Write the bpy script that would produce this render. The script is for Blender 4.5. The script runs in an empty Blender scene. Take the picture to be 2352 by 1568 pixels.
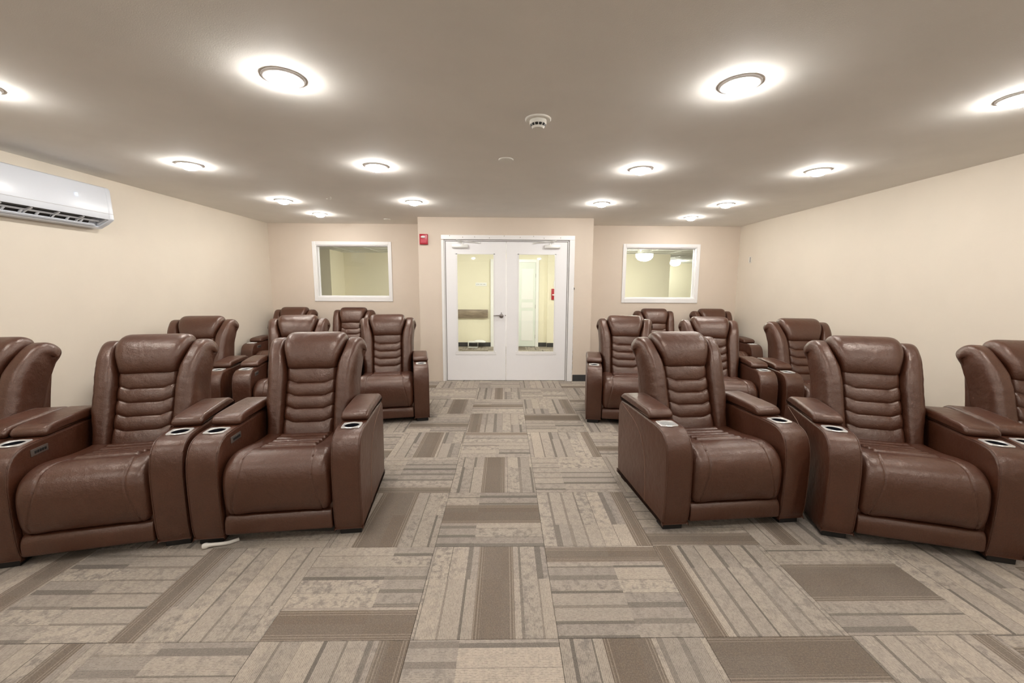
import bpy, bmesh, math, random
from mathutils import Vector, Matrix
random.seed(7)
sc = bpy.context.scene
COL = sc.collection
# ------------------------------------------------------------------ camera
cam_d = bpy.data.cameras.new('camera'); cam = bpy.data.objects.new('camera', cam_d); COL.objects.link(cam)
PITCH, ROLL, YAW, CAMH, FPX = .13, -.0051, .0177, 1.4307, 944.67
fw = Vector((math.sin(YAW)*math.cos(PITCH), math.cos(YAW)*math.cos(PITCH), -math.sin(PITCH)))
r0 = Vector((math.cos(YAW), -math.sin(YAW), 0)); d0 = fw.cross(r0)
rt = math.cos(ROLL)*r0+math.sin(ROLL)*d0; dn = -math.sin(ROLL)*r0+math.cos(ROLL)*d0
M = Matrix((( rt.x, -dn.x, -fw.x, 0), (rt.y, -dn.y, -fw.y, 0), (rt.z, -dn.z, -fw.z, CAMH), (0, 0, 0, 1)))
cam.matrix_world = M
cam_d.sensor_width = 36; cam_d.sensor_fit = 'HORIZONTAL'; cam_d.lens = FPX/2352*36
cam_d.clip_start = .02; cam_d.clip_end = 100
sc.camera = cam
# ------------------------------------------------------------------ world, exposure, lamp strengths
w = bpy.data.worlds.new('world'); sc.world = w; w.use_nodes = True
w.node_tree.nodes['Background'].inputs[0].default_value = (.02, .02, .02, 1)
w.node_tree.nodes['Background'].inputs[1].default_value = 1.0
sc.view_settings.view_transform = 'Standard'; sc.view_settings.look = 'None'
sc.view_settings.gamma = 1; sc.view_settings.use_curve_mapping = False
sc.view_settings.exposure = 1.84
LAMP = 62.0          # emission of the downlight bulbs
LAMP_HALL = 29.0     # emission of the hallway domes
LAMP_COL = (1.0, .975, .93)
# ------------------------------------------------------------------ materials
class NT:
    def __init__(s, name):
        s.m = bpy.data.materials.new(name); s.m.use_nodes = True; s.t = s.m.node_tree; s.n = s.t.nodes
        s.b = s.n['Principled BSDF']
    def new(s, typ, **kw):
        n = s.n.new(typ)
        for k, v in kw.items(): setattr(n, k, v)
        return n
    def link(s, a, b): s.t.links.new(a, b)
    def put(s, sock, v):
        if isinstance(v, bpy.types.NodeSocket): s.link(v, sock)
        elif isinstance(v, (tuple, list)) and len(v) == 3 and sock.type == 'RGBA': sock.default_value = (*v, 1)
        else: sock.default_value = v
    def math(s, op, a, b=0.0, c=None, clamp=False):
        n = s.new('ShaderNodeMath', operation=op); n.use_clamp = clamp
        s.put(n.inputs[0], a); s.put(n.inputs[1], b)
        if c is not None: s.put(n.inputs[2], c)
        return n.outputs[0]
    def mix(s, f, a, b, mode='MIX'):
        n = s.new('ShaderNodeMix', data_type='RGBA', blend_type=mode)
        s.put(n.inputs[0], f); s.put(n.inputs[6], a); s.put(n.inputs[7], b)
        return n.outputs[2]
    def noise(s, scale, detail=2, rough=.5, vec=None):
        n = s.new('ShaderNodeTexNoise'); n.inputs['Scale'].default_value = scale
        n.inputs['Detail'].default_value = detail; n.inputs['Roughness'].default_value = rough
        if vec is not None: s.link(vec, n.inputs['Vector'])
        return n.outputs[0]
    def ramp(s, f, lo, hi):
        n = s.new('ShaderNodeMapRange'); s.put(n.inputs[0], f)
        n.inputs[1].default_value = lo; n.inputs[2].default_value = hi
        return n.outputs[0]
    def bump(s, h, strength=.3, dist=.002):
        n = s.new('ShaderNodeBump'); n.inputs['Strength'].default_value = strength; n.inputs['Distance'].default_value = dist
        s.link(h, n.inputs['Height']); s.link(n.outputs[0], s.b.inputs['Normal'])
    def coord(s, which='Object'):
        return s.new('ShaderNodeTexCoord').outputs[which]

def plain(name, col, rough=.5, metal=0, bumps=None, vary=.0, spec=.5):
    t = NT(name)
    t.b.inputs['Roughness'].default_value = rough; t.b.inputs['Metallic'].default_value = metal
    t.b.inputs['Specular IOR Level'].default_value = spec
    oc = t.coord()
    if vary:
        f = t.noise(3.0, 3, .55, oc)
        t.link(t.mix(t.ramp(f, .3, .7), tuple(c*(1-vary) for c in col), tuple(min(1, c*(1+vary)) for c in col)), t.b.inputs['Base Color'])
    else: t.put(t.b.inputs['Base Color'], col)
    if bumps: t.bump(t.noise(bumps[0], 3, .6, oc), bumps[1], bumps[2])
    return t.m

def emit(name, col, strength):
    t = NT(name); t.put(t.b.inputs['Base Color'], (.8, .8, .8)); t.put(t.b.inputs['Emission Color'], col)
    t.b.inputs['Emission Strength'].default_value = strength
    return t.m

def leather(name, a, b, rough=.40):
    t = NT(name); oc = t.coord()
    f = t.noise(7.0, 4, .6, oc); g = t.noise(160.0, 3, .6, oc)
    c = t.mix(t.ramp(f, .32, .72), a, b)
    c = t.mix(t.ramp(g, .35, .8), c, tuple(min(1, x*1.35) for x in b))
    t.link(c, t.b.inputs['Base Color'])
    r = t.math('MULTIPLY_ADD', f, .16, rough-.06); t.link(r, t.b.inputs['Roughness'])
    t.b.inputs['Specular IOR Level'].default_value = .92
    t.put(t.b.inputs['Specular Tint'], (1.0, .90, .83))
    vo = t.new('ShaderNodeTexVoronoi'); vo.inputs['Scale'].default_value = 210; t.link(oc, vo.inputs['Vector'])
    wr = t.noise(22.0, 3, .55, oc)
    h = t.math('ADD', t.math('MULTIPLY', vo.outputs[0], .25), t.math('MULTIPLY', wr, 3.0))
    t.bump(h, .32, .004)
    return t.m

def carpet():
    t = NT('carpet_tile_pattern'); oc = t.coord()
    sep = t.new('ShaderNodeSeparateXYZ'); t.link(oc, sep.inputs[0])
    oi = t.new('ShaderNodeObjectInfo'); R = oi.outputs['Random']
    csep = t.new('ShaderNodeSeparateColor'); t.link(oi.outputs['Color'], csep.inputs[0])
    bpos, bwid, shade = csep.outputs[0], csep.outputs[1], csep.outputs[2]
    S = 1/.6096
    u = t.math('MULTIPLY_ADD', sep.outputs[0], S, .5); v = t.math('MULTIPLY_ADD', sep.outputs[1], S, .5)
    off = t.new('ShaderNodeVectorMath', operation='ADD'); cmb = t.new('ShaderNodeCombineXYZ')
    t.put(cmb.inputs[0], t.math('MULTIPLY', R, 53.0)); t.put(cmb.inputs[1], t.math('MULTIPLY', R, 31.0)); t.put(cmb.inputs[2], 0.0)
    t.link(oc, off.inputs[0]); t.link(cmb.outputs[0], off.inputs[1]); P = off.outputs[0]
    def wn(x, y, z):
        n = t.new('ShaderNodeTexWhiteNoise', noise_dimensions='3D'); c = t.new('ShaderNodeCombineXYZ')
        t.put(c.inputs[0], x); t.put(c.inputs[1], y); t.put(c.inputs[2], z); t.link(c.outputs[0], n.inputs[0]); return n
    split = t.math('MULTIPLY_ADD', t.math('FRACT', t.math('MULTIPLY', R, 17.3)), .4, .3)
    seg = t.math('LESS_THAN', v, split)
    def layer(n, k):
        cu = t.math('ADD', t.math('MULTIPLY', u, n), t.math('MULTIPLY', R, 40.0+k))
        cell = t.math('FLOOR', cu); fr = t.math('FRACT', cu)
        q = wn(cell, t.math('ADD', seg, k*3.0), t.math('MULTIPLY', R, 91.0))
        return fr, q
    fr, q = layer(6.8, 1)
    qs = t.new('ShaderNodeSeparateColor'); t.link(q.outputs['Color'], qs.inputs[0])
    a = q.outputs['Value']
    lw = t.math('MULTIPLY_ADD', t.math('MULTIPLY', a, a), .36, .035)
    line = t.math('MULTIPLY', t.math('LESS_THAN', fr, lw), t.math('MULTIPLY_ADD', qs.outputs[1], .55, .40))
    base = t.mix(qs.outputs[0], (.56, .475, .385), (.40, .345, .295))
    mott = t.noise(24.0, 5, .68, P)
    base = t.mix(t.math('MULTIPLY', t.ramp(mott, .47, .60), t.math('MULTIPLY_ADD', qs.outputs[2], .85, .12)), base, (.29, .255, .225))
    col = t.mix(line, base, (.17, .145, .125))
    # wide brown band
    du = t.math('ABSOLUTE', t.math('SUBTRACT', u, bpos)); hb = t.math('MULTIPLY', bwid, .5)
    inb = t.math('LESS_THAN', du, hb)
    brown = t.mix(t.math('MULTIPLY', qs.outputs[2], .6), (.215, .160, .115), (.255, .212, .172))
    brown = t.mix(t.math('MULTIPLY', t.ramp(mott, .40, .75), .5), brown, (.19, .155, .13))
    col = t.mix(inb, col, brown)
    edge = t.math('LESS_THAN', t.math('ABSOLUTE', t.math('SUBTRACT', du, hb)), .05)
    hair = t.math('LESS_THAN', t.math('FRACT', t.math('MULTIPLY', u, 46.0)), .35)
    col = t.mix(t.math('MULTIPLY', t.math('MULTIPLY', edge, hair), t.math('MULTIPLY', t.math('GREATER_THAN', bwid, .02), .5)), col, (.48, .40, .32))
    # ribs of the loop pile
    st = t.new('ShaderNodeMapping'); st.inputs['Scale'].default_value = (260, 60, 1); t.link(P, st.inputs['Vector'])
    sp = t.noise(1.0, 2, .6, st.outputs[0])
    rib = t.math('GREATER_THAN', t.math('SINE', t.math('MULTIPLY', u, 2*math.pi*88)), .25)
    dark = t.math('MULTIPLY', rib, t.ramp(sp, .38, .62))
    col = t.mix(t.math('MULTIPLY', dark, .55), col, (.13, .11, .10))
    sp2 = t.noise(190.0, 2, .6, P)
    col = t.mix(t.math('MULTIPLY', t.ramp(sp2, .45, .8), .25), col, (.62, .55, .46))
    col = t.mix(t.math('MULTIPLY', t.ramp(t.noise(120.0, 2, .6, P), .52, .75), .35), col, (.17, .145, .125))
    hsv = t.new('ShaderNodeHueSaturation'); t.link(col, hsv.inputs['Color'])
    t.put(hsv.inputs['Value'], t.math('MULTIPLY_ADD', shade, .3, .72)); hsv.inputs['Saturation'].default_value = .92
    t.link(hsv.outputs[0], t.b.inputs['Base Color'])
    t.b.inputs['Roughness'].default_value = .95; t.b.inputs['Specular IOR Level'].default_value = .1
    h = t.math('ADD', t.math('MULTIPLY', rib, .5), sp2); t.bump(h, .35, .003)
    return t.m

M_leather = leather('brown_leather', (.047, .0120, .0045), (.064, .0200, .0090), .37)
M_seam = plain('leather_seam', (.24, .14, .10), .5)
M_black = plain('black_plastic', (.012, .011, .011), .5)
M_frame = plain('dark_underframe', (.02, .014, .012), .7)
M_chrome = plain('brushed_chrome', (.93, .93, .93), .28, .65)
M_silver = plain('silver_liner', (.85, .85, .85), .35, .6)
M_cup = plain('cup_liner_black', (.008, .008, .014), .35)
M_panel = plain('grey_control_plate', (.22, .19, .17), .35, .6)
M_wall = plain('beige_wall_paint', (.76, .685, .58), .62, 0, (160, .10, .003), .015)
M_wallb = plain('beige_wall_paint_back', (.74, .64, .54), .62, 0, (160, .10, .003), .015)
M_ceil = plain('ceiling_paint', (.86, .83, .785), .85, 0, (240, .18, .003), .02)
M_white = plain('white_paint', (.93, .92, .92), .35)
M_door = plain('white_door_paint', (.97, .965, .985), .38, 0, (60, .05, .002))
M_framew = plain('white_metal_frame', (.93, .92, .92), .3)
M_grey = plain('grey_gasket', (.32, .29, .27), .6)
M_base = plain('charcoal_vinyl_base', (.045, .045, .048), .5)
M_hall = plain('cream_hall_paint', (.90, .84, .68), .7, 0, (160, .08, .003), .01)
M_hallceil = plain('hall_ceiling_tile', (.78, .78, .74), .8, 0, (90, .3, .004))
M_tbar = plain('hall_ceiling_grid', (.88, .88, .86), .4)
M_wood = NT('rail_wood')
_c = M_wood.coord(); _m = M_wood.new('ShaderNodeMapping'); _m.inputs['Scale'].default_value = (3, 30, 30); M_wood.link(_c, _m.inputs[0])
M_wood.link(M_wood.mix(M_wood.ramp(M_wood.noise(1.5, 4, .6, _m.outputs[0]), .35, .65), (.16, .115, .08), (.36, .28, .21)), M_wood.b.inputs['Base Color'])
M_wood.b.inputs['Roughness'].default_value = .5; M_wood = M_wood.m
M_nickel = plain('satin_nickel', (.30, .27, .26), .35, .9)
M_alum = plain('aluminium_closer', (.86, .86, .84), .35, .25)
M_red = plain('red_device', (.45, .012, .03), .35)
M_plastic = plain('white_plastic', (.84, .82, .76), .45)
M_cord = plain('white_cord', (.78, .75, .70), .5)
M_acw = plain('air_conditioner_white', (.68, .71, .77), .3)
M_trimring = plain('lamp_trim', (.82, .79, .77), .5)
M_bulb = emit('bulb_glow', LAMP_COL, LAMP)
M_dome = emit('hall_dome_glow', (1.0, 1.0, .90), LAMP_HALL)
M_led = emit('pale_blue_indicator', (.45, .7, 1.0), 1.2)
M_carpet = carpet()
def glassmat():
    t = NT('clear_pane'); t.n.remove(t.b)
    tr = t.new('ShaderNodeBsdfTransparent'); tr.inputs[0].default_value = (.97, .985, .96, 1)
    gl = t.new('ShaderNodeBsdfGlossy'); gl.inputs['Roughness'].default_value = .02
    fr = t.new('ShaderNodeFresnel'); fr.inputs[0].default_value = 1.5
    mx = t.new('ShaderNodeMixShader'); t.link(fr.outputs[0], mx.inputs[0]); t.link(tr.outputs[0], mx.inputs[1]); t.link(gl.outputs[0], mx.inputs[2])
    t.link(mx.outputs[0], t.n['Material Output'].inputs[0]); return t.m
M_glass = glassmat()
# ------------------------------------------------------------------ helpers
def link(o, parent=None):
    COL.objects.link(o)
    if parent: o.parent = parent
    return o
def tag(o, label, cat, group=None, kind=None):
    o['label'] = label; o['category'] = cat
    if group: o['group'] = group
    if kind: o['kind'] = kind
    return o
def structure(o, label=None):
    o['kind'] = 'structure'
    if label: o['label'] = label
    return o
def empty(name, loc, rz=0):
    o = bpy.data.objects.new(name, None); o.location = loc; o.rotation_euler = (0, 0, rz); o.empty_display_size = .1
    return link(o)
def mk(name, bm, mats, parent=None, smooth=True, angle=38):
    bmesh.ops.recalc_face_normals(bm, faces=bm.faces)
    me = bpy.data.meshes.new(name); bm.to_mesh(me); bm.free()
    for m in (mats if isinstance(mats, (list, tuple)) else [mats]): me.materials.append(m)
    if smooth:
        for p in me.polygons: p.use_smooth = True
        me.set_sharp_from_angle(angle=math.radians(angle))
    return link(bpy.data.objects.new(name, me), parent)
def box(bm, x0, x1, y0, y1, z0, z1, bev=0, seg=2, mi=0):
    g = bmesh.ops.create_cube(bm, size=1); vs = g['verts']
    for v in vs:
        v.co = Vector(((x0+x1)/2+v.co.x*(x1-x0), (y0+y1)/2+v.co.y*(y1-y0), (z0+z1)/2+v.co.z*(z1-z0)))
    fs = {f for v in vs for f in v.link_faces}
    for f in fs: f.material_index = mi
    if bev:
        es = list({e for v in vs for e in v.link_edges})
        r = bmesh.ops.bevel(bm, geom=es, offset=bev, segments=seg, profile=.5, affect='EDGES')
        for f in r['faces']: f.material_index = mi
def boxobj(name, x0, x1, y0, y1, z0, z1, mat, parent=None, bev=0, seg=2):
    bm = bmesh.new(); box(bm, x0, x1, y0, y1, z0, z1, bev, seg); return mk(name, bm, mat, parent, smooth=bev > 0)
def lathe(bm, prof, n=32, cx=0, cy=0, mi=0, closed=False):
    rings = []
    for r, z in prof:
        if r < 1e-6: rings.append([bm.verts.new((cx, cy, z))])
        else: rings.append([bm.verts.new((cx+r*math.cos(2*math.pi*k/n), cy+r*math.sin(2*math.pi*k/n), z)) for k in range(n)])
    pairs = list(zip(rings, rings[1:]))
    if closed: pairs.append((rings[-1], rings[0]))
    for a, b in pairs:
        for k in range(n):
            k2 = (k+1) % n
            if len(a) == 1 and len(b) == 1: continue
            if len(a) == 1: f = bm.faces.new((a[0], b[k], b[k2]))
            elif len(b) == 1: f = bm.faces.new((a[k], b[0], a[k2]))
            else: f = bm.faces.new((a[k], b[k], b[k2], a[k2]))
            f.material_index = mi
def tube(bm, pts, r, n=8, mi=0):
    pts = [Vector(p) for p in pts]; rings = []
    for i, p in enumerate(pts):
        t = (pts[min(i+1, len(pts)-1)]-pts[max(i-1, 0)]).normalized()
        up = Vector((0, 0, 1)) if abs(t.z) < .9 else Vector((1, 0, 0))
        s = t.cross(up).normalized(); q = s.cross(t).normalized()
        rr = r[i] if isinstance(r, list) else r
        rings.append([bm.verts.new(p+rr*(math.cos(2*math.pi*k/n)*s+math.sin(2*math.pi*k/n)*q)) for k in range(n)])
    for a, b in zip(rings, rings[1:]):
        for k in range(n):
            f = bm.faces.new((a[k], a[(k+1) % n], b[(k+1) % n], b[k])); f.material_index = mi
    for rg in (rings[0], rings[-1]):
        f = bm.faces.new(rg); f.material_index = mi
def spline(pts, per=6, closed=False):
    out = []; n = len(pts)
    rng = range(n) if closed else range(n-1)
    for i in rng:
        if closed: p0, p1, p2, p3 = (pts[(i+k) % n] for k in (-1, 0, 1, 2))
        else: p0, p1, p2, p3 = pts[max(i-1, 0)], pts[i], pts[i+1], pts[min(i+2, n-1)]
        for k in range(per):
            t = k/per
            out.append(tuple(.5*((2*b)+(-a+c)*t+(2*a-5*b+4*c-d)*t*t+(-a+3*b-3*c+d)*t**3) for a, b, c, d in zip(p0, p1, p2, p3)))
    if not closed: out.append(tuple(pts[-1]))
    return out
def loft(bm, rings, cap=True, mi=0):
    vr = [[bm.verts.new(p) for p in r] for r in rings]; n = len(vr[0])
    for a, b in zip(vr, vr[1:]):
        for k in range(n):
            f = bm.faces.new((a[k], a[(k+1) % n], b[(k+1) % n], b[k])); f.material_index = mi
    if cap:
        for r in (vr[0], vr[-1]):
            f = bm.faces.new(r); f.material_index = mi
def inset_prof(prof, d):
    n = len(prof); area = sum(prof[i][0]*prof[(i+1) % n][1]-prof[(i+1) % n][0]*prof[i][1] for i in range(n))
    sg = 1 if area > 0 else -1; out = []
    for i in range(n):
        a, b, c = prof[i-1], prof[i], prof[(i+1) % n]
        tx, ty = c[0]-a[0], c[1]-a[1]; L = math.hypot(tx, ty) or 1
        out.append((b[0]-sg*ty/L*d, b[1]+sg*tx/L*d))
    return out
def round_extrude(bm, prof, x0, x1, r, n=4, mi=0):
    """prof in (y,z); extruded along x with rounded rims"""
    rings = []
    for k in range(n+1):
        a = math.pi/2*k/n; rings.append([(x0+r*(1-math.sin(a)) if False else x0+r*(1-math.cos(a)), y, z) for y, z in inset_prof(prof, r*(1-math.sin(a)))])
    for k in range(n, -1, -1):
        a = math.pi/2*k/n; rings.append([(x1-r*(1-math.cos(a)), y, z) for y, z in inset_prof(prof, r*(1-math.sin(a)))])
    loft(bm, rings, True, mi)
def sstep(a, b, x):
    t = max(0, min(1, (x-a)/(b-a))); return t*t*(3-2*t)

# ------------------------------------------------------------------ room dimensions
XL, XR, YB, YD, HC = -3.8635, 3.9064, 6.937, 6.235, 2.4525
B0, B1 = -1.284, 1.310
YF = -4.2; TW = .12; YH = YB+TW          # front wall behind the camera; hall begins at YH
HH = 2.24                                # hall ceiling height
DX0, DX1, DZ, DM = -.883, .932, 2.105, .018
W1 = (-3.108, -1.918, 1.262, 2.112); W2 = (2.010, 3.200, 1.258, 2.106)

# floor slab and carpet tiles
fl = boxobj('floor', -9.4, 7.0, YF-TW, 14.0, -.12, -.006, plain('floor_screed', (.16, .135, .115), .9)); structure(fl)
TS = .6096; TX, TY = -.3849, 1.517
BAND = {(0, 0): (.56, .30, .5), (-1, 0): (.13, .26, .5), (-2, 0): (.09, .17, .5), (1, 0): (.88, .2, .5), (2, 0): (.08, .17, .45), (3, 0): (.52, .42, .3), (4, 0): (0, 0, .5),
        (0, -1): (0, 0, .8), (-1, -1): (.90, .2, .4), (-2, -1): (0, 0, .5), (1, -1): (.46, .33, .3), (2, -1): (.84, .34, .2), (3, -1): (.9, .14, .6), (-3, 0): (0, 0, .6), (-3, -1): (.8, .14, .4),
        (4, -1): (.8, .2, .4), (0, 1): (.55, .34, .3), (-1, 1): (.45, .42, .3), (1, 1): (.93, .16, .7), (0, 2): (.5, .28, .4), (-1, 2): (.06, .14, .4), (1, 2): (0, 0, .6), (-1, 3): (.5, .3, .4),
        (0, 3): (.93, .1, .7), (1, 3): (.95, .16, .7), (0, 4): (.12, .2, .5), (1, 4): (.75, .3, .3), (-1, 4): (.35, .2, .5)}
def tile(i, j, x0, x1, y0, y1):
    """carpet tile with slightly rounded rim, clipped to x0..x1, y0..y1"""
    cx, cy = TX+(i+.5)*TS, TY+(j+.5)*TS
    vert = (i+j) % 2 == 0; rot = 0 if vert else math.pi/2
    flip = False
    g = .0006; ax0, ax1, ay0, ay1 = max(x0, cx-TS/2)+g, min(x1, cx+TS/2)-g, max(y0, cy-TS/2)+g, min(y1, cy+TS/2)-g
    if ax1-ax0 < .02 or ay1-ay0 < .02: return
    bm = bmesh.new(); c, s = math.cos(-rot), math.sin(-rot); rings = []
    for ins, z in ((0, -.006), (0, -.0016), (.0012, 0)):
        rings.append([bm.verts.new((c*(x-cx)-s*(y-cy), s*(x-cx)+c*(y-cy), z)) for x, y in
                      ((ax0+ins, ay0+ins), (ax1-ins, ay0+ins), (ax1-ins, ay1-ins), (ax0+ins, ay1-ins))])
    for a, b in zip(rings, rings[1:]):
        for k in range(4): bm.faces.new((a[k], a[(k+1) % 4], b[(k+1) % 4], b[k]))
    bm.faces.new(rings[-1])
    o = mk('carpet_tile', bm, M_carpet, fl, smooth=False)
    o.location = (cx, cy, 0); o.rotation_euler = (0, 0, rot)
    p = BAND.get((i, j))
    if p is None:
        p = (random.choice((.1, .5, .88, .3, .7)), random.choice((0, .18, .3, .36, .22)), random.uniform(.3, .8))
    o.color = (p[0], p[1], p[2], 1)
for i in range(-6, 8):
    for j in range(-4, 9): tile(i, j, XL, XR, YF, YB if (i < -2 or i > 2) else YB)
for i in range(-4, 5):
    for j in range(9, 14): tile(i, j, -2.6, 2.9, YH, 9.98)

# walls
def wall_with_hole(name, x0, x1, y0, y1, z1, hole, mat):
    bm = bmesh.new(); hx0, hx1, hz0, hz1 = hole
    box(bm, x0, hx0, y0, y1, 0, z1); box(bm, hx1, x1, y0, y1, 0, z1)
    box(bm, hx0, hx1, y0, y1, hz1, z1)
    if hz0 > 0: box(bm, hx0, hx1, y0, y1, 0, hz0)
    return structure(mk(name, bm, mat, smooth=False))
structure(boxobj('wall_left', XL-TW, XL, YF, YH, 0, HC, M_wall))
structure(boxobj('wall_right', XR, XR+TW, YF, YH, 0, HC, M_wall))
structure(boxobj('wall_front', XL-TW, XR+TW, YF-TW, YF, 0, HC, M_wall))
wall_with_hole('wall_back_left', XL, B0, YB, YH, HC, W1, M_wallb)
wall_with_hole('wall_back_right', B1, XR, YB, YH, HC, W2, M_wallb)
wall_with_hole('wall_doorway', B0, B1, YD, YD+TW, HC, (DX0-.03, DX1+.03, 0, DZ+.03), M_wallb)
structure(boxobj('wall_doorway_left', B0, B0+TW, YD+TW, YH, 0, HC, M_wallb))
structure(boxobj('wall_doorway_right', B1-TW, B1, YD+TW, YH, 0, HC, M_wallb))
structure(boxobj('ceiling', XL-TW, XR+TW, YF-TW, YH, HC, HC+.15, M_ceil))
# hallway beyond the doors
structure(boxobj('ceiling_hall', -9.3, 6.9, YH, 13.9, HH, HH+.36, M_hallceil))
structure(boxobj('wall_hall_far', -3.83, 1.02, 10.0, 10.12, 0, HH, M_hall))
structure(boxobj('wall_hall_far_right', 1.02, 3.95, 9.93, 10.12, 0, HH, M_hall))
structure(boxobj('wall_hall_pier', -4.6, -3.83, 9.23, 10.12, 0, HH, M_hall))
structure(boxobj('wall_hall_left', -9.3, -9.18, YH, 13.9, 0, HH, M_hall))
structure(boxobj('wall_hall_end', -9.3, 6.9, 13.3, 13.42, 0, HH, M_hall))
structure(boxobj('wall_hall_right', 6.7, 6.82, YH, 13.3, 0, HH, M_hall))
bm = bmesh.new()
for k in range(14):
    y = YH+.1+k*.45
    box(bm, -9, 6.7, y-.012, y+.012, HH-.006, HH)
for k in range(24):
    x = -9+k*.61
    box(bm, x-.012, x+.012, YH, 13.3, HH-.006, HH)
structure(mk('trim_ceiling_grid', bm, M_tbar, smooth=False))
# baseboards
def baseboard(name, segs):
    bm = bmesh.new()
    for s in segs: box(bm, *s, 0, .10, .003, 1)
    structure(mk(name, bm, M_base, smooth=False))
bt = .008
baseboard('baseboard_left', [(XL, XL+bt, YF, YB)])
baseboard('baseboard_right', [(XR-bt, XR, YF, YB)])
baseboard('baseboard_front', [(XL, XR, YF, YF+bt)])
baseboard('baseboard_back', [(XL, B0, YB-bt, YB), (B1, XR, YB-bt, YB), (B0-bt, B0, YD, YB), (B1, B1+bt, YD, YB)])
baseboard('baseboard_doorway', [(1.05, B1+bt, YD-bt, YD)])
baseboard('baseboard_hall', [(-3.83, -.345, 10.0-bt, 10.0), (.82, 1.02, 10.0-bt, 10.0), (1.02, 3.95, 9.93-bt, 9.93)])

# window frames and panes
def window(n, W):
    x0, x1, z0, z1 = W; cw = .058
    bm = bmesh.new(); yf = YB-.014
    ox0, ox1, oz0, oz1 = x0-cw+.008, x1+cw-.008, z0-cw-.012, z1+cw-.004
    for b in ((ox0, x0, yf, YB, oz0, oz1), (x1, ox1, yf, YB, oz0, oz1), (x0, x1, yf, YB, z1, oz1), (x0, x1, yf, YB, oz0, z0)): box(bm, *b, .003, 1)
    o = structure(mk('window_%d' % n, bm, M_white, smooth=False), 'white framed interior window in the back wall, %s of the double doors' % ('left' if n == 1 else 'right'))
    bm = bmesh.new(); t = .012
    for b in ((x0, x0+t, YB, YH, z0, z1), (x1-t, x1, YB, YH, z0, z1), (x0+t, x1-t, YB, YH, z1-t, z1), (x0+t, x1-t, YB, YH, z0, z0+t)): box(bm, *b)
    mk('window_jamb', bm, M_white, o, smooth=False)
    boxobj('window_pane', x0+t, x1-t, YB+.085, YB+.091, z0+t, z1-t, M_glass, o)
    bm = bmesh.new(); s = .012
    for b in ((x0+t, x0+t+s), (x1-t-s, x1-t)): box(bm, b[0], b[1], YB+.072, YB+.085, z0+t, z1-t)
    for b in ((z0+t, z0+t+s), (z1-t-s, z1-t)): box(bm, x0+t+s, x1-t-s, YB+.072, YB+.085, b[0], b[1])
    mk('glazing_stop', bm, M_white, o, smooth=False)
window(1, W1); window(2, W2)

# door frame
bm = bmesh.new(); yf = YD-.018
box(bm, DX0-.062, DX0-.022, yf, YD+TW, 0, DZ+.02, .003, 1)      # left jamb casing
box(bm, DX1+.028, DX1+.105, yf, YD+TW, 0, DZ+.03, .003, 1)       # right jamb casing
box(bm, DX0-.062, DX1+.105, yf-.002, YD+TW, DZ+.028, DZ+.092, .003, 1)   # head casing
structure(mk('trim_1', bm, M_framew, smooth=False), 'white metal casing around the double doors')
fr = bpy.data.objects['trim_1']
bm = bmesh.new()
box(bm, DX0-.024, DX0-.001, YD+.012, YD+TW, 0, DZ+.03); box(bm, DX1+.001, DX1+.030, YD+.012, YD+TW, 0, DZ+.03); box(bm, DX0-.024, DX1+.03, YD+.010, YD+TW, DZ+.003, DZ+.03)
mk('frame_rebate', bm, M_grey, fr, smooth=False)
bm = bmesh.new()
box(bm, DX0-.019, DX0-.009, YD+.002, YD+.014, 0, DZ+.02); box(bm, DX1+.008, DX1+.019, YD+.002, YD+.014, 0, DZ+.02); box(bm, DX0-.019, DX1+.019, YD+.002, YD+.014, DZ+.010, DZ+.019)
mk('frame_bead', bm, M_framew, fr, smooth=False)
for k in range(9):
    x = DX0+.05+k*.205+random.uniform(-.03, .03); z = DZ+.062+random.uniform(-.012, .018)
    bm = bmesh.new(); box(bm, x-.004, x+.004, yf-.0035, yf-.0015, z-.006, z+.006); mk('nail_hole', bm, M_grey, fr, smooth=False)
# chipped paint along the right casing
bm = bmesh.new()
for k in range(26):
    z = random.choice((random.uniform(.05, .9), random.uniform(.1, .6), random.uniform(1.2, 1.5))); h = random.uniform(.01, .04)
    box(bm, DX1+.105, DX1+.105+random.uniform(.006, .014), YD-.0012, YD, z, z+h)
ch = mk('chipped_paint', bm, plain('bare_wall_white', (.85, .83, .8), .7), fr, smooth=False); ch['kind'] = 'stuff'

# door leaves
def leaf(n, x0, x1, gx0, gx1, label):
    gz0, gz1 = .452, 1.930; y0, y1 = YD+.012, YD+.057
    bm = bmesh.new()
    box(bm, x0, gx0, y0, y1, .008, DZ); box(bm, gx1, x1, y0, y1, .008, DZ)
    box(bm, gx0, gx1, y0, y1, .008, gz0); box(bm, gx0, gx1, y0, y1, gz1, DZ)
    o = structure(mk('door_%d' % n, bm, M_door, smooth=False), label)
    bm = bmesh.new(); t = .016; m = .045
    for b in ((gx0-.004, gx0+t, gz0, gz1), (gx1-t, gx1+.004, gz0, gz1)): box(bm, b[0], b[1], y0-.006, y0+.016, b[2], b[3])
    box(bm, gx0-.004, gx1+.004, y0-.006, y0+.016, gz1-t*.6, gz1+.004)
    box(bm, gx0-m*.6, gx1+m*.6, y0-.006, y0+.012, gz0-.045, gz0+t*.4, .003, 1)
    mk('glazing_frame', bm, M_framew, o, smooth=False)
    boxobj('door_pane', gx0, gx1, y0+.018, y0+.024, gz0, gz1, M_glass, o)
    return o
d1 = leaf(1, DX0+.002, DM-.0025, -.728, -.157, 'left leaf of the white double doors, with the lever handle')
d2 = leaf(2, DM+.0025, DX1-.002, .193, .762, 'right leaf of the white double doors')
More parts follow.
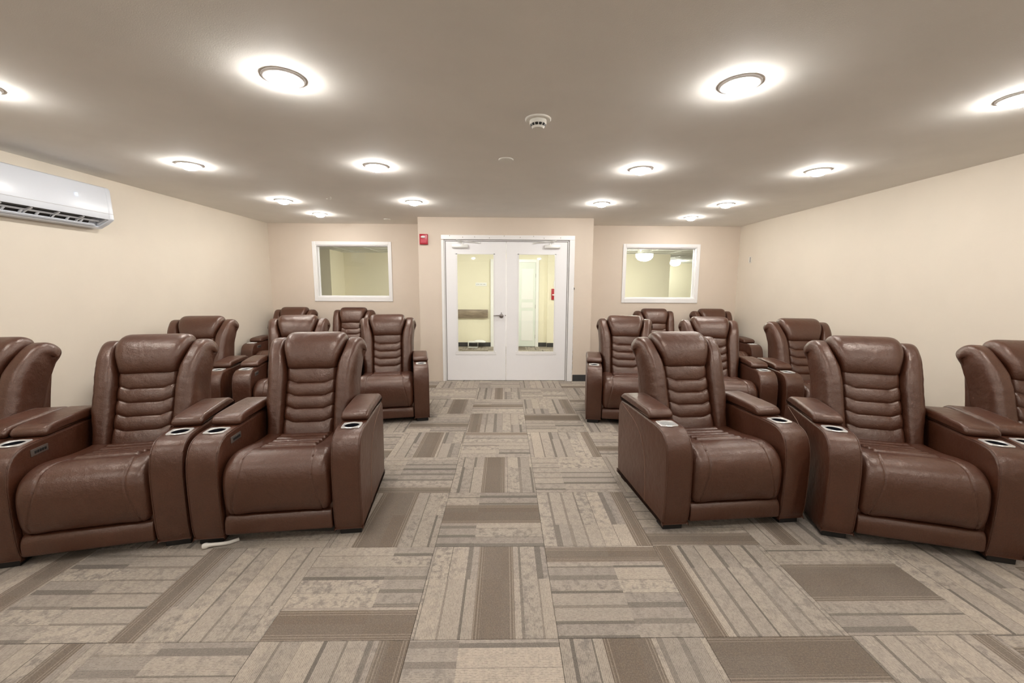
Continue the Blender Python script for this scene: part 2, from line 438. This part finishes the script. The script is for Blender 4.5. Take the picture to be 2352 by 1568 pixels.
def closer(door, sgn, xa, xb, pivot, end):
    y = YD+.012
    c = boxobj('door_closer', xa, xb, y-.052, y, 2.010, 2.062, M_alum, door, .004, 2)
    bm = bmesh.new()
    tube(bm, [(pivot[0], y-.03, 2.062), (pivot[0], y-.03, 2.084)], .010, 8)
    tube(bm, [(pivot[0], y-.03, 2.084), (pivot[0]-sgn*.085, y-.075, 2.118)], .008, 8)
    tube(bm, [(pivot[0]-sgn*.085, y-.075, 2.118), (end[0], y-.016, 2.088)], .0065, 8)
    box(bm, end[0]-.012, end[0]+.03, y-.02, y-.004, 2.078, 2.098, .002, 1)
    mk('closer_arm', bm, M_alum, c)
closer(d1, 1, -.782, -.548, (-.63, 0), (-.395, 0))
closer(d2, -1, .585, .818, (.668, 0), (.425, 0))
# lever
bm = bmesh.new(); y = YD+.012
g = bmesh.new(); lathe(g, [(0, 0), (.028, 0), (.032, .006), (.030, .012), (.014, .016), (.012, .045), (0, .048)], 24)
bmesh.ops.rotate(g, verts=g.verts, cent=(0, 0, 0), matrix=Matrix.Rotation(math.pi/2, 3, 'X')); bmesh.ops.translate(g, verts=g.verts, vec=(-.053, y, 1.004))
hn = mk('lever_handle', g, M_nickel, d1)
bm = bmesh.new(); tube(bm, [(-.05, y-.048, 1.010), (-.08, y-.055, 1.014), (-.13, y-.055, 1.013), (-.172, y-.05, 1.010)], [.011, .0095, .008, .006], 10)
mk('lever', bm, M_nickel, hn)
bm = bmesh.new(); box(bm, -.0595, -.0465, y-.006, y, 1.045, 1.056, .002, 1); tube(bm, [(-.053, y-.003, 1.046), (-.053, y-.003, 1.03)], .003, 6); mk('privacy_indicator', bm, M_nickel, hn)
boxobj('strike_plate', .000, .014, y-.003, y, 1.004, 1.020, M_nickel, d1, .002, 1)

# ------------------------------------------------------------------ recliner
def build_recliner():
    root = empty('recliner', (0, 0, 0))
    # seat cushion: dense grid, profile (y,z)
    P = spline([(.055, .176), (.012, .178), (-.012, .215), (-.022, .30), (-.016, .38), (.008, .438), (.055, .476), (.12, .492), (.20, .484), (.32, .464), (.45, .454), (.60, .452)], 14)
    bm = bmesh.new(); NX = 112; L = [0]
    for a, b in zip(P, P[1:]): L.append(L[-1]+math.dist(a, b))
    rows = []
    for i, (y, z) in enumerate(P):
        a, b = P[max(i-1, 0)], P[min(i+1, len(P)-1)]; ty, tz = b[0]-a[0], b[1]-a[1]; q = math.hypot(ty, tz); ny, nz = -tz/q, ty/q
        if nz < 0 and y > .1: ny, nz = -ny, -nz
        # outward normal: towards -y at front, +z on top
        if y < .1 and ny > 0: ny, nz = -ny, -nz
        top = sstep(.10, .24, y); row = []
        for k in range(NX+1):
            x = -.287+.574*k/NX; ax = abs(x)
            hgt = 0
            hgt -= .045*max(0, (ax-.235)/.052)**2.4                      # rolled side edges
            hgt += (.012*math.exp(-((ax-.215)/.045)**2))*(.35+.65*top)   # side bolsters
            hgt += .010*(1-(ax/.29)**2)*(1-top)*sstep(.178, .25, z)      # crown on the front
            sx = .158 if y > .19 else (.158+.028*sstep(.19, .03, y) if z > .44 else .186+.046*sstep(.44, .18, z))
            hgt -= .0055*math.exp(-((ax-sx)/.0034)**2)                  # seams
            if y > .155:                                                # ribbed centre
                cw = sstep(.160, .140, ax)
                if y > .19:
                    ph = ((y-.19)/.062); f = ph-math.floor(ph)
                    hgt += cw*(.017*(math.sin(math.pi*f)**.6)-.003)
                hgt -= .010*math.exp(-((y-.187)/.004)**2)*sstep(.175, .155, ax)
            row.append(bm.verts.new((x, y+ny*hgt, z+nz*hgt)))
        rows.append(row)
    for a, b in zip(rows, rows[1:]):
        for k in range(NX): bm.faces.new((a[k], a[k+1], b[k+1], b[k]))
    mk('seat_cushion', bm, M_leather, root, angle=80)
    # lower front panel
    bm = bmesh.new(); pr = spline([(.006, .155), (-.004, .13), (-.006, .09), (-.002, .064), (.02, .056), (.07, .058), (.07, .166), (.025, .168)], 5, True)
    round_extrude(bm, pr, -.283, .283, .010, 3)
    mk('footrest_panel', bm, M_leather, root)
    # backrest ribbed panel
    bm = bmesh.new(); NX, NZ = 60, 150; rows = []
    p0, p1 = Vector((0, .505, .415)), Vector((0, .690, .900)); nv = Vector((0, -(p1.z-p0.z), (p1.y-p0.y))).normalized()
    seams = (.215, .385, .555, .725)
    for j in range(NZ+1):
        s = j/NZ; row = []
        for k in range(NX+1):
            x = -.168+.336*k/NX; ax = abs(x)
            lift = .050*sstep(.085, .16, ax)*.9                    # seams turn up at the edges
            ss = s-lift; kk = 0
            edges = (-.06,)+seams+(.95,)
            for a, b in zip(edges, edges[1:]):
                if a <= ss < b:
                    f = (ss-a)/(b-a); break
            else: f = .5
            h = .017*(max(0, math.sin(math.pi*f))**.42)-.004
            h -= .035*max(0, (ax-.138)/.030)**2.2
            h += .012*(1-(ax/.168)**2)
            q = p0.lerp(p1, s)+nv*h; row.append(bm.verts.new((x, q.y, q.z)))
        rows.append(row)
    for a, b in zip(rows, rows[1:]):
        for k in range(NX): bm.faces.new((a[k], a[k+1], b[k+1], b[k]))
    mk('backrest', bm, M_leather, root, angle=80)
    # headrest pillow
    def pillow(prof, cen, xin, xout, n, pin, pout, shear=None):
        bm = bmesh.new(); rings = []
        for k in range(n+1):
            a = -math.cos(math.pi*k/n)
            e = (1-abs(a)**(pin if a < 0 else pout))**(.5)
            e = max(e, .02); ring = []
            for y, z in prof:
                yy, zz = cen(y, z); X0, X1 = xin(y, z), xout(y, z)
                Y, Z = yy+(y-yy)*e, zz+(z-zz)*e
                X = (X0+X1)/2+a*(X1-X0)/2
                if shear: X, Y, Z = shear(X, Y, Z, a, y, z)
                ring.append((X, Y, Z))
            rings.append(ring)
        loft(bm, rings, True); return bm
    prof = spline([(.735, .858), (.690, .850), (.655, .868), (.647, .91), (.662, .975), (.698, 1.035), (.748, 1.078), (.81, 1.102), (.87, 1.098), (.915, 1.06), (.915, .98), (.85, .90)], 6, True)
    wh = lambda y, z: .173+.035*sstep(.87, 1.06, z)
    def cen(y, z):
        t = max(0, min(1, (z-.86)/.22)); return (.745+.10*t, .90+.13*t)
    bm = pillow(prof, cen, lambda y, z: -wh(y, z), wh, 28, 12, 12)
    mk('headrest', bm, M_leather, root, angle=80)
    # side bolsters
    wp = spline([(.60, .40), (.515, .405), (.490, .44), (.505, .52), (.535, .62), (.568, .72), (.603, .82), (.645, .91), (.700, .985), (.765, 1.040), (.83, 1.062), (.885, 1.052), (.925, 1.015), (.925, .965), (.885, .93), (.84, .88), (.79, .78), (.74, .66), (.69, .54), (.66, .45)], 5, True)
    def wcen(y, z):
        t = max(0, min(1, (z-.42)/.60)); return (.60+.235*t, .46+.52*t)
    wi = lambda y, z: .158+.006*sstep(.80, .87, z)+.040*sstep(.87, 1.05, z)
    def wo(y, z): return .276+.024*sstep(.50, .68, z)+.012*sstep(.75, .95, z)+.022*sstep(.93, 1.0, z)*sstep(.70, .84, y)
    for s in (-1, 1):
        def sh(X, Y, Z, a, y, z):
            t = max(0, a); Y2 = Y+.036*t**2*(1-.6*sstep(.9, 1.0, z)); Z2 = Z-.020*t**2*sstep(.98, 1.05, z)
            wr = .0022*math.sin(z*95+a*3.1)*sstep(.5, .6, z)*sstep(.93, .86, z)*(.4+.6*abs(a))
            seam = -.005*math.exp(-((z-.935+.02*a)/.004)**2) if y < .78 else 0
            return s*X, Y2-wr-seam, Z2
        bm = pillow(wp, wcen, wi, wo, 26, 7, 3.2, sh)
        o = mk('side_bolster', bm, M_leather, root, angle=80)
    # back shell
    bm = bmesh.new(); pr = spline([(.62, .11), (.62, .35), (.69, .60), (.775, .85), (.84, .985), (.885, .99), (.875, .88), (.835, .70), (.80, .50), (.785, .30), (.775, .11)], 4, True)
    round_extrude(bm, pr, -.286, .286, .018, 3)
    mk('back_shell', bm, M_leather, root)
    # arms
    ap = spline([(.012, .048), (-.004, .12), (-.010, .25), (-.010, .40), (-.002, .475), (.014, .53), (.046, .574), (.095, .598), (.16, .606), (.30, .606), (.50, .606), (.68, .604), (.735, .594), (.768, .562), (.780, .50), (.775, .30), (.757, .06), (.748, .046), (.50, .044), (.25, .044), (.03, .044)], 4, True)
    pp = spline([(.285, .6075), (.262, .614), (.254, .630), (.262, .648), (.285, .662), (.34, .669), (.50, .673), (.64, .672), (.70, .664), (.742, .642), (.757, .618), (.745, .6075), (.60, .6068), (.42, .6068)], 4, True)
    for s in (-1, 1):
        bm = bmesh.new(); x0, x1 = (.290, .450)
        round_extrude(bm, ap, x0, x1, .014, 4)
        if s < 0:
            for v in bm.verts: v.co.x *= -1
        arm = mk('armrest', bm, [M_leather, M_seam], root, angle=45)
        # hole for the cup holder
        cb = bmesh.new(); lathe(cb, [(0, .52), (.0455, .52), (.0455, .66), (0, .66)], 32, s*.372, .172)
        cut = mk('cutter', cb, M_cup, None, smooth=False)
        md = arm.modifiers.new('b', 'BOOLEAN'); md.operation = 'DIFFERENCE'; md.object = cut; md.solver = 'EXACT'
        dg = bpy.context.evaluated_depsgraph_get(); dg.update()
        me = bpy.data.meshes.new_from_object(arm.evaluated_get(dg)); arm.modifiers.clear(); arm.data = me
        bpy.data.objects.remove(cut)
        # welts along the rims and the curved stitch on the outer side, added to the arm mesh
        bm = bmesh.new(); bm.from_mesh(me)
        for xx in (.296, .444):
            q = inset_prof(ap, .0015)
            sel = [(s*xx, y, z) for (y, z) in q if not (z < .06)][:66]
            tube(bm, sel, .0028, 6, 0)
        st = spline([(.705, .585), (.62, .565), (.50, .535), (.40, .49), (.33, .42), (.29, .33), (.27, .22), (.265, .06)], 6)
        tube(bm, [(s*.4502, y, z) for y, z in st], .0024, 6, 1)
        bm.to_mesh(me); bm.free()
        for p in me.polygons: p.use_smooth = True
        me.set_sharp_from_angle(angle=math.radians(45))
        bm = bmesh.new(); round_extrude(bm, pp, .286, .452, .020, 4)
        sm = [(.286+.0165, y, z) for y, z in inset_prof(pp, .002) if z > .62]
        tube(bm, sm, .0022, 5, 0); tube(bm, [(.452-.0165, y, z) for _, y, z in sm], .0022, 5, 0)
        if s < 0:
            for v in bm.verts: v.co.x *= -1
        mk('armrest_pad', bm, M_leather, arm, angle=50)
        # cup holder: scalloped chrome plate and liner
        bm = bmesh.new(); N = 48; cx, cy, z0 = s*.372, .172, .6065
        rg = []
        for k in range(N):
            a = 2*math.pi*k/N; c2 = abs(math.cos(a))
            ro = .0545+.0135*math.exp(-((abs(abs(math.cos(a))-.76))/.16)**2)
            rg.append([(cx+r*math.cos(a), cy+r*math.sin(a), z) for r, z in ((.0435, z0-.075), (.0435, z0+.002), (.045, z0+.005), (ro-.002, z0+.005), (ro, z0+.002), (ro, z0-.0015), (.0462, z0-.0015), (.0462, z0-.078))])
        vr = [[bm.verts.new(p) for p in r] for r in rg]
        for k in range(N):
            a, b = vr[k], vr[(k+1) % N]
            for i in range(8): bm.faces.new((a[i], b[i], b[(i+1) % 8], a[(i+1) % 8]))
        ch = mk('cup_holder', bm, M_chrome, arm, angle=30)
        bm = bmesh.new(); lathe(bm, [(.0433, z0-.001), (.042, z0-.070), (0, z0-.072)], 32, cx, cy); mk('cup_liner', bm, M_cup, ch)
    # control plate on the inner side of the arm at the sitter's right hand
    cp = boxobj('control_panel', -.2905, -.286, .145, .255, .535, .572, M_panel, root, .0018, 2)
    for k in range(5):
        boxobj('button', -.287, -.2835, .165+k*.016, .176+k*.016, .546, .561, M_black, cp, .001, 1)
    # underframe and feet
    boxobj('underframe', -.288, .288, .16, .74, .030, .19, M_frame, root)
    for s in (-1, 1):
        for y0 in (.03, .64):
            boxobj('foot', *(sorted((s*.315, s*.435))), y0, y0+.085, 0, .046, M_black, root, .003, 1)
    return root
def copy_tree(o, parent=None):
    c = o.copy(); COL.objects.link(c)
    if parent: c.parent = parent
    for k in list(o.children): copy_tree(k, c)
    return c
SEATS = [
 ('L1c', -1.265, 2.184, .1216, 'front row', 'brown leather recliner at the aisle end of the left front row, above the white cord'),
 ('L1b', -2.171, 2.037, .2476, 'front row', 'brown leather recliner in the middle of the left front row'),
 ('L1a', -3.062, 1.818, .2448, 'front row', 'brown leather recliner nearest the left wall in the front row, mostly cut off'),
 ('R1c', 1.383, 2.286, .0835, 'front row', 'brown leather recliner at the aisle end of the right front row, silver-lined cup holder'),
 ('R1b', 2.264, 2.051, -.3174, 'front row', 'brown leather recliner in the middle of the right front row, turned towards the aisle'),
 ('R1a', 3.156, 1.826, -.338, 'front row', 'brown leather recliner nearest the right wall in the front row, cut off at the edge'),
 ('L2c', -1.243, 4.200, .216, 'middle row', 'brown leather recliner at the aisle end of the left middle row'),
 ('L2b', -2.196, 4.035, .257, 'middle row', 'brown leather recliner in the left middle row, half hidden behind the front aisle recliner'),
 ('L2a', -3.174, 3.816, .2207, 'middle row', 'brown leather recliner nearest the left wall in the middle row'),
 ('R2c', 1.308, 4.151, -.18, 'middle row', 'brown leather recliner at the aisle end of the right middle row'),
 ('R2b', 2.246, 3.992, -.20, 'middle row', 'brown leather recliner at the centre of the right middle row, behind the front aisle recliner'),
 ('R2a', 3.172, 3.767, -.167, 'middle row', 'brown leather recliner nearest the right wall in the middle row'),
 ('L3b', -2.406, 5.892, .048, 'back row', 'brown leather recliner under the left window, the one nearer the doors'),
 ('L3a', -3.330, 5.913, .081, 'back row', 'brown leather recliner in the back left corner of the room'),
 ('R3c', 2.407, 5.913, -.056, 'back row', 'brown leather recliner under the right window, the one nearer the doors'),
 ('R3a', 3.337, 5.926, -.091, 'back row', 'brown leather recliner in the back right corner of the room'),
]
proto = build_recliner()
for k, (code, x, y, rz, row, label) in enumerate(SEATS):
    o = proto if k == 0 else copy_tree(proto)
    o.location = (x, y, 0); o.rotation_euler = (0, 0, rz)
    tag(o, label, 'recliner', 'recliners in the %s' % row)
    if code == 'R1c':
        for a in o.children:
            for c in a.children:
                for l in c.children:
                    if l.name.startswith('cup_liner') and l.data.vertices[0].co.x < 0:
                        l.data = l.data.copy(); l.data.materials[0] = M_silver; l['label'] = 'silver cup liner'

# ------------------------------------------------------------------ ceiling downlights
def downlight():
    root = empty('downlight', (0, 0, HC))
    bm = bmesh.new(); lathe(bm, [(.060, 0), (.066, -.0035), (.080, -.0045), (.084, -.010), (.092, -.009), (.098, -.004), (.098, 0)], 40)
    mk('trim_ring', bm, M_trimring, root)
    bm = bmesh.new(); lathe(bm, [(.060, -.001), (.062, -.014), (.057, -.028), (.043, -.039), (.022, -.045), (0, -.047)], 18)
    mk('bulb', bm, M_bulb, root)
    return root
DL = [(-1.095, 2.20, 'large-looking recessed ceiling light nearest the camera, left of the aisle'),
      (1.180, 2.20, 'large-looking recessed ceiling light nearest the camera, right of the aisle'),
      (-2.74, 2.32, 'recessed ceiling light cut off at the left edge of the photo'),
      (2.76, 2.30, 'recessed ceiling light cut off at the right edge of the photo'),
      (-2.68, 3.70, 'recessed ceiling light in the second row, in front of the air conditioner side'),
      (-1.10, 3.69, 'recessed ceiling light in the second row, left of the flat ceiling disc'),
      (1.17, 3.70, 'recessed ceiling light in the second row, right of the flat ceiling disc'),
      (2.72, 3.69, 'recessed ceiling light in the second row, nearest the right wall'),
      (-2.65, 5.14, 'recessed ceiling light in the third row, nearest the left wall'),
      (-1.10, 5.15, 'recessed ceiling light above the left front corner of the doorway'),
      (1.17, 5.15, 'recessed ceiling light above the right front corner of the doorway'),
      (2.69, 5.14, 'recessed ceiling light in the third row, nearest the right wall'),
      (-2.62, 6.05, 'small-looking recessed ceiling light right above the left window'),
      (2.69, 6.09, 'small-looking recessed ceiling light right above the right window')]
d = downlight(); first = True
def place_dl(x, y, label, group):
    global first
    o = d if first else copy_tree(d); first = False
    o.location = (x, y, HC); tag(o, label, 'ceiling light', group)
for x, y, l in DL: place_dl(x, y, l, 'recessed downlights in the ceiling')
for y in (.75, -2.0):
    for x in (-2.7, -1.1, 1.18, 2.72): place_dl(x, y, 'recessed ceiling light behind the photographer', 'downlights behind the camera')

# hallway domes
def dome(x, y, r, z, label):
    root = empty('flush_light', (x, y, HH)); tag(root, label, 'ceiling light', 'flush dome lights in the hallway')
    bm = bmesh.new(); lathe(bm, [(0, 0), (r*.8, 0), (r*.8, z+.03), (r*1.02, z+.02), (r*1.02, z), (r*.9, z)], 32); mk('light_base', bm, M_alum, root)
    bm = bmesh.new(); lathe(bm, [(r, z), (r*.96, z-r*.35), (r*.75, z-r*.62), (r*.4, z-r*.78), (0, z-r*.82)], 24); mk('light_diffuser', bm, M_dome, root)
dome(2.76, 8.25, .165, -.14, 'round white dome light seen through the right window')
dome(-1.5, 8.2, .15, -.03, 'added round dome light in the hall, out of view just left of the doors')  # added to light the left of the hall, set where the camera misses it
dome(.45, 8.35, .15, -.03, 'added round dome light brightening the middle of the hall behind the doors')  # extra lamp added to brighten the hall seen through the door glass
dome(5.0, 12.2, .15, -.03, 'small distant dome light at the far end of the hall, right window')
dome(-6.3, 9.6, .15, -.03, 'added round dome light, out of view at the far left of the hall')  # unseen lamp added for the left end of the hall

# ------------------------------------------------------------------ smoke detector, disc, sprinkler cap
root = empty('smoke_detector', (.200, 2.665, HC)); tag(root, 'white smoke detector hanging from the ceiling above the aisle', 'smoke detector')
bm = bmesh.new(); lathe(bm, [(0, 0), (.079, 0), (.079, -.006), (.074, -.010), (.055, -.008), (0, -.008)], 40); mk('base_ring', bm, M_plastic, root)
bm = bmesh.new(); lathe(bm, [(.052, -.008), (.052, -.024), (.049, -.031), (.036, -.052), (.033, -.056), (0, -.056)], 40); mk('detector_body', bm, M_plastic, root)
bm = bmesh.new()
for k in range(12):
    a0, a1 = 2*math.pi*(k+.08)/12, 2*math.pi*(k+.86)/12
    vs = [bm.verts.new((r*math.cos(a), r*math.sin(a), z)) for a, r, z in ((a0, .0480, -.0335), ((a0+a1)/2, .0484, -.0335), (a1, .0480, -.0335), (a1, .0412, -.0455), ((a0+a1)/2, .0416, -.0455), (a0, .0412, -.0455))]
    bm.faces.new(vs)
r = bmesh.ops.extrude_face_region(bm, geom=bm.faces[:]); bmesh.ops.translate(bm, verts=[v for v in r['geom'] if isinstance(v, bmesh.types.BMVert)], vec=(0, 0, .002))
mk('sensor_vents', bm, M_black, root, smooth=False)
bm = bmesh.new(); lathe(bm, [(0, HC), (.060, HC), (.060, HC-.005), (.056, HC-.008), (.040, HC-.0055), (0, HC-.0055)], 36, .006, 3.47)
tag(mk('junction_plate', bm, M_plastic), 'flat round white cap on the ceiling between the lights', 'junction plate')
bm = bmesh.new(); lathe(bm, [(0, HC), (.050, HC), (.050, HC-.004), (.046, HC-.007), (0, HC-.007)], 30, -1.79, 6.46)
tag(mk('sprinkler_cover', bm, M_plastic), 'small flat sprinkler cover on the ceiling near the back wall', 'sprinkler cover')
bm = bmesh.new(); tube(bm, spline([(-2.035, 5.02, HC), (-2.032, 4.99, HC-.012), (-2.012, 4.965, HC-.010), (-2.005, 4.93, HC)], 4), .004, 6)
tube(bm, [(-2.085, 5.02, HC), (-2.085, 5.02, HC-.006)], .009, 8)
tag(mk('ceiling_hook', bm, M_plastic), 'tiny white bent hook on the ceiling above the left seats', 'hook')

# ------------------------------------------------------------------ fire alarm, switch plate
root = empty('fire_alarm', (-1.196, YD, 2.13)); tag(root, 'red fire alarm strobe on the wall left of the doors', 'fire alarm')
boxobj('alarm_housing', -.060, .060, -.042, 0, -.075, .075, M_red, root, .008, 3)
bm = bmesh.new(); lathe(bm, [(.034, 0), (.030, .012), (.018, .020), (0, .022)], 20)
bmesh.ops.scale(bm, vec=(1, .55, 1), verts=bm.verts); bmesh.ops.rotate(bm, verts=bm.verts, cent=(0, 0, 0), matrix=Matrix.Rotation(math.pi/2, 3, 'X')); bmesh.ops.translate(bm, verts=bm.verts, vec=(-.006, -.042, .032))
mk('strobe_lens', bm, M_white, root)
boxobj('sounder_grille', -.04, .04, -.046, -.042, -.055, .0, plain('red_grille', (.55, .05, .08), .3), root, .002, 1)
root = empty('wall_plate', (XR, 6.60, 1.890)); tag(root, 'small wall bracket plate high on the right wall near the corner', 'wall plate')
boxobj('plate', -.008, 0, -.030, .030, -.050, .050, M_plastic, root, .002, 1)
boxobj('slot', -.014, -.008, -.026, -.004, -.038, .040, M_grey, root, .002, 1)

# ------------------------------------------------------------------ air conditioner
Y0, Y1 = 3.00, 4.03
root = empty('air_conditioner', (XL, (Y0+Y1)/2, 2.10)); tag(root, 'white split air conditioner mounted high on the left wall', 'air conditioner')
def acbox(bm, prof, y0, y1, r=.006):
    # prof (x from wall, z) relative to root; extruded along y
    rings = []
    for k in range(4):
        a = math.pi/2*k/3; rings.append([(x, y0+r*(1-math.cos(a)) , z) for x, z in inset_prof(prof, r*(1-math.sin(a)))])
    for k in range(3, -1, -1):
        a = math.pi/2*k/3; rings.append([(x, y1-r*(1-math.cos(a)), z) for x, z in inset_prof(prof, r*(1-math.sin(a)))])
    loft(bm, rings)
ZC = 2.10; hl = (Y1-Y0)/2
def pz(l): return [(x, z-ZC) for x, z in l]
body = pz([(0, 1.955), (0, 2.325), (.170, 2.325), (.186, 2.318), (.196, 2.30), (.204, 2.12), (.207, 2.042), (.204, 2.034), (.190, 2.036), (.150, 2.060), (.095, 2.045), (.088, 1.985), (.100, 1.967), (.085, 1.957)])
endc = pz([(0, 1.955), (0, 2.325), (.170, 2.325), (.186, 2.318), (.196, 2.30), (.204, 2.12), (.207, 2.042), (.200, 2.030), (.150, 1.993), (.100, 1.967), (.085, 1.957)])
bm = bmesh.new(); acbox(bm, body, -hl+.05, hl-.05, .0005); acbox(bm, endc, -hl, -hl+.0505, .008); acbox(bm, endc, hl-.0505, hl, .008)
mk('housing', bm, M_acw, root, angle=30)
bm = bmesh.new(); acbox(bm, pz([(.098, 1.990), (.098, 2.044), (.150, 2.056), (.182, 2.038), (.176, 2.034), (.120, 2.02), (.106, 1.992)]), -hl+.055, hl-.15, .0005); mk('air_outlet', bm, M_black, root, smooth=False)
bm = bmesh.new(); acbox(bm, pz([(.098, 1.972), (.096, 1.986), (.112, 1.990), (.118, 1.980), (.108, 1.970)]), -hl+.06, hl-.10, .002); mk('outlet_lip', bm, M_acw, root)
for k in range(5):
    y = -hl+.16+k*.20
    bm = bmesh.new(); acbox(bm, pz([(.104, 1.986), (.120, 2.018), (.184, 2.036), (.188, 2.026), (.130, 1.998), (.112, 1.984)]), y, y+.012, .0005); mk('louvre_fin', bm, M_acw, root, smooth=False)
bm = bmesh.new(); acbox(bm, pz([(.134, 2.008), (.136, 2.016), (.148, 2.021), (.146, 2.012)]), -hl+.06, hl-.09, .0005); mk('louvre_vane', bm, M_acw, root, smooth=False)
for k in range(7):
    y = -hl+.10+k*.115
    bm = bmesh.new(); acbox(bm, pz([(.110, 1.984), (.116, 1.998), (.138, 2.016), (.140, 2.006), (.120, 1.988)]), y, y+.016, .0005); mk('louvre_fin', bm, M_acw, root, smooth=False)
boxobj('indicator', .2025, .2048, .215-.03, .215-.012, .105-.01, .105+.01, M_led, root, .0005, 1)
boxobj('panel_seam', .2052, .2064, -hl+.004, hl-.004, -.0145, -.0125, M_grey, root)

# ------------------------------------------------------------------ hall contents
YW = 10.0
root = structure(boxobj('door_3', .34, .738, YW-.045, YW-.002, .01, 2.03, plain('hall_door_white', (.80, .84, .80), .4)), 'white panelled door in the hall, seen through the right glass')
for z0, z1 in ((1.15, 1.88), (.95, 1.08), (.15, .88)):
    bm = bmesh.new(); box(bm, .40, .68, YW-.050, YW-.045, z0, z1, .004, 1); mk('door_panel', bm, M_white, root, smooth=False)
for z in (1.72, .98, .25):
    boxobj('hinge', .733, .745, YW-.055, YW-.044, z-.045, z+.045, M_nickel, root, .001, 1)
bm = bmesh.new(); box(bm, .74, .815, YW-.06, YW, 0, 2.10, .003, 1); box(bm, .27, .34, YW-.06, YW, 0, 2.10, .003, 1); box(bm, .34, .74, YW-.06, YW, 2.03, 2.10, .003, 1)
structure(mk('trim_2', bm, M_white, smooth=False), 'white casing around the hall door')
bm = bmesh.new(); box(bm, -.344, -.27, YW-.06, YW, 0, 2.10, .003, 1); box(bm, .16, .235, YW-.06, YW, 0, 2.10, .003, 1); box(bm, -.27, .16, YW-.06, YW, 2.03, 2.10, .003, 1)
structure(mk('trim_3', bm, M_white, smooth=False), 'white casing around the second hall door')
structure(boxobj('door_4', -.27, .16, YW-.04, YW-.002, .01, 2.03, M_white), 'second white hall door, hidden behind the meeting door stiles')
bm = bmesh.new(); pr = [(0, .709), (0, .904), (-.03, .904), (-.042, .89), (-.042, .722), (-.03, .709)]
rings = [[(x, YW-.03+y, z) for y, z in inset_prof(pr, i)] for x, i in ((-3.0, 0), (-.42, 0), (-.409, .008))]
loft(bm, rings)
rail = tag(mk('bumper_rail', bm, M_wood), 'weathered wood bumper rail on the hall wall, seen through the left glass', 'handrail')
bm = bmesh.new()
for x in (-2.6, -1.7, -.75): box(bm, x, x+.05, YW-.031, YW, .78, .84)
mk('rail_bracket', bm, M_grey, rail, smooth=False)
tag(boxobj('wall_sign', -.709, -.438, YW-.008, YW, 1.466, 1.548, M_white, None, .002, 1), 'small white sign plate on the hall wall, left glass', 'sign')
sg = bpy.data.objects['wall_sign']
bm = bmesh.new()
for k in range(12):
    if k in (4, 8): continue
    box(bm, -.685+k*.0185, -.685+k*.0185+.011, YW-.0095, YW-.008, 1.499, 1.515)
mk('lettering', bm, plain('grey_print', (.35, .35, .4), .6), sg, smooth=False)['kind'] = 'stuff'
tag(boxobj('thermostat', 1.165, 1.225, 9.93-.025, 9.93, 1.447, 1.599, M_white, None, .004, 2), 'white thermostat on the hall wall, right glass', 'thermostat')
root = empty('pull_station', (1.166, 9.93, 1.28)); tag(root, 'red fire alarm pull station on the hall wall, right glass', 'fire alarm')
boxobj('station_housing', -.052, .052, -.04, 0, -.13, .13, M_red, root, .006, 2)
boxobj('pull_handle', -.035, .035, -.055, -.04, -.03, .0, M_white, root, .003, 1)
root = empty('stool', (-.76, 9.80, 0)); tag(root, 'low white sled-legged stool by the hall baseboard, left glass', 'stool')
bm = bmesh.new()
tube(bm, [(-.115, -.06, .13), (-.115, -.06, .009), (.115, -.06, .009), (.115, -.06, .13)], .009, 8); tube(bm, [(-.115, .10, .13), (-.115, .10, .009), (.115, .10, .009), (.115, .10, .13)], .009, 8)
mk('leg_frame', bm, M_white, root)
bm = bmesh.new(); box(bm, -.12, .30, -.09, .12, .13, .145, .006, 2); mk('stool_top', bm, M_white, root)
bm = bmesh.new(); lathe(bm, [(.13, .146), (.12, .165), (.08, .178), (0, .182)], 24, .15, .01); mk('cushion', bm, M_white, root)

# ------------------------------------------------------------------ cord on the carpet
bm = bmesh.new(); tube(bm, spline([(-1.655, 2.120, .013), (-1.635, 2.128, .016), (-1.61, 2.138, .014), (-1.570, 2.150, .011), (-1.535, 2.165, .010), (-1.505, 2.195, .009)], 5), [.010+.006*math.exp(-((k-3)/3.5)**2) for k in range(26)], 10)
tag(mk('power_cord', bm, M_cord), 'white cord end lying on the carpet under the left front aisle recliner', 'cord')
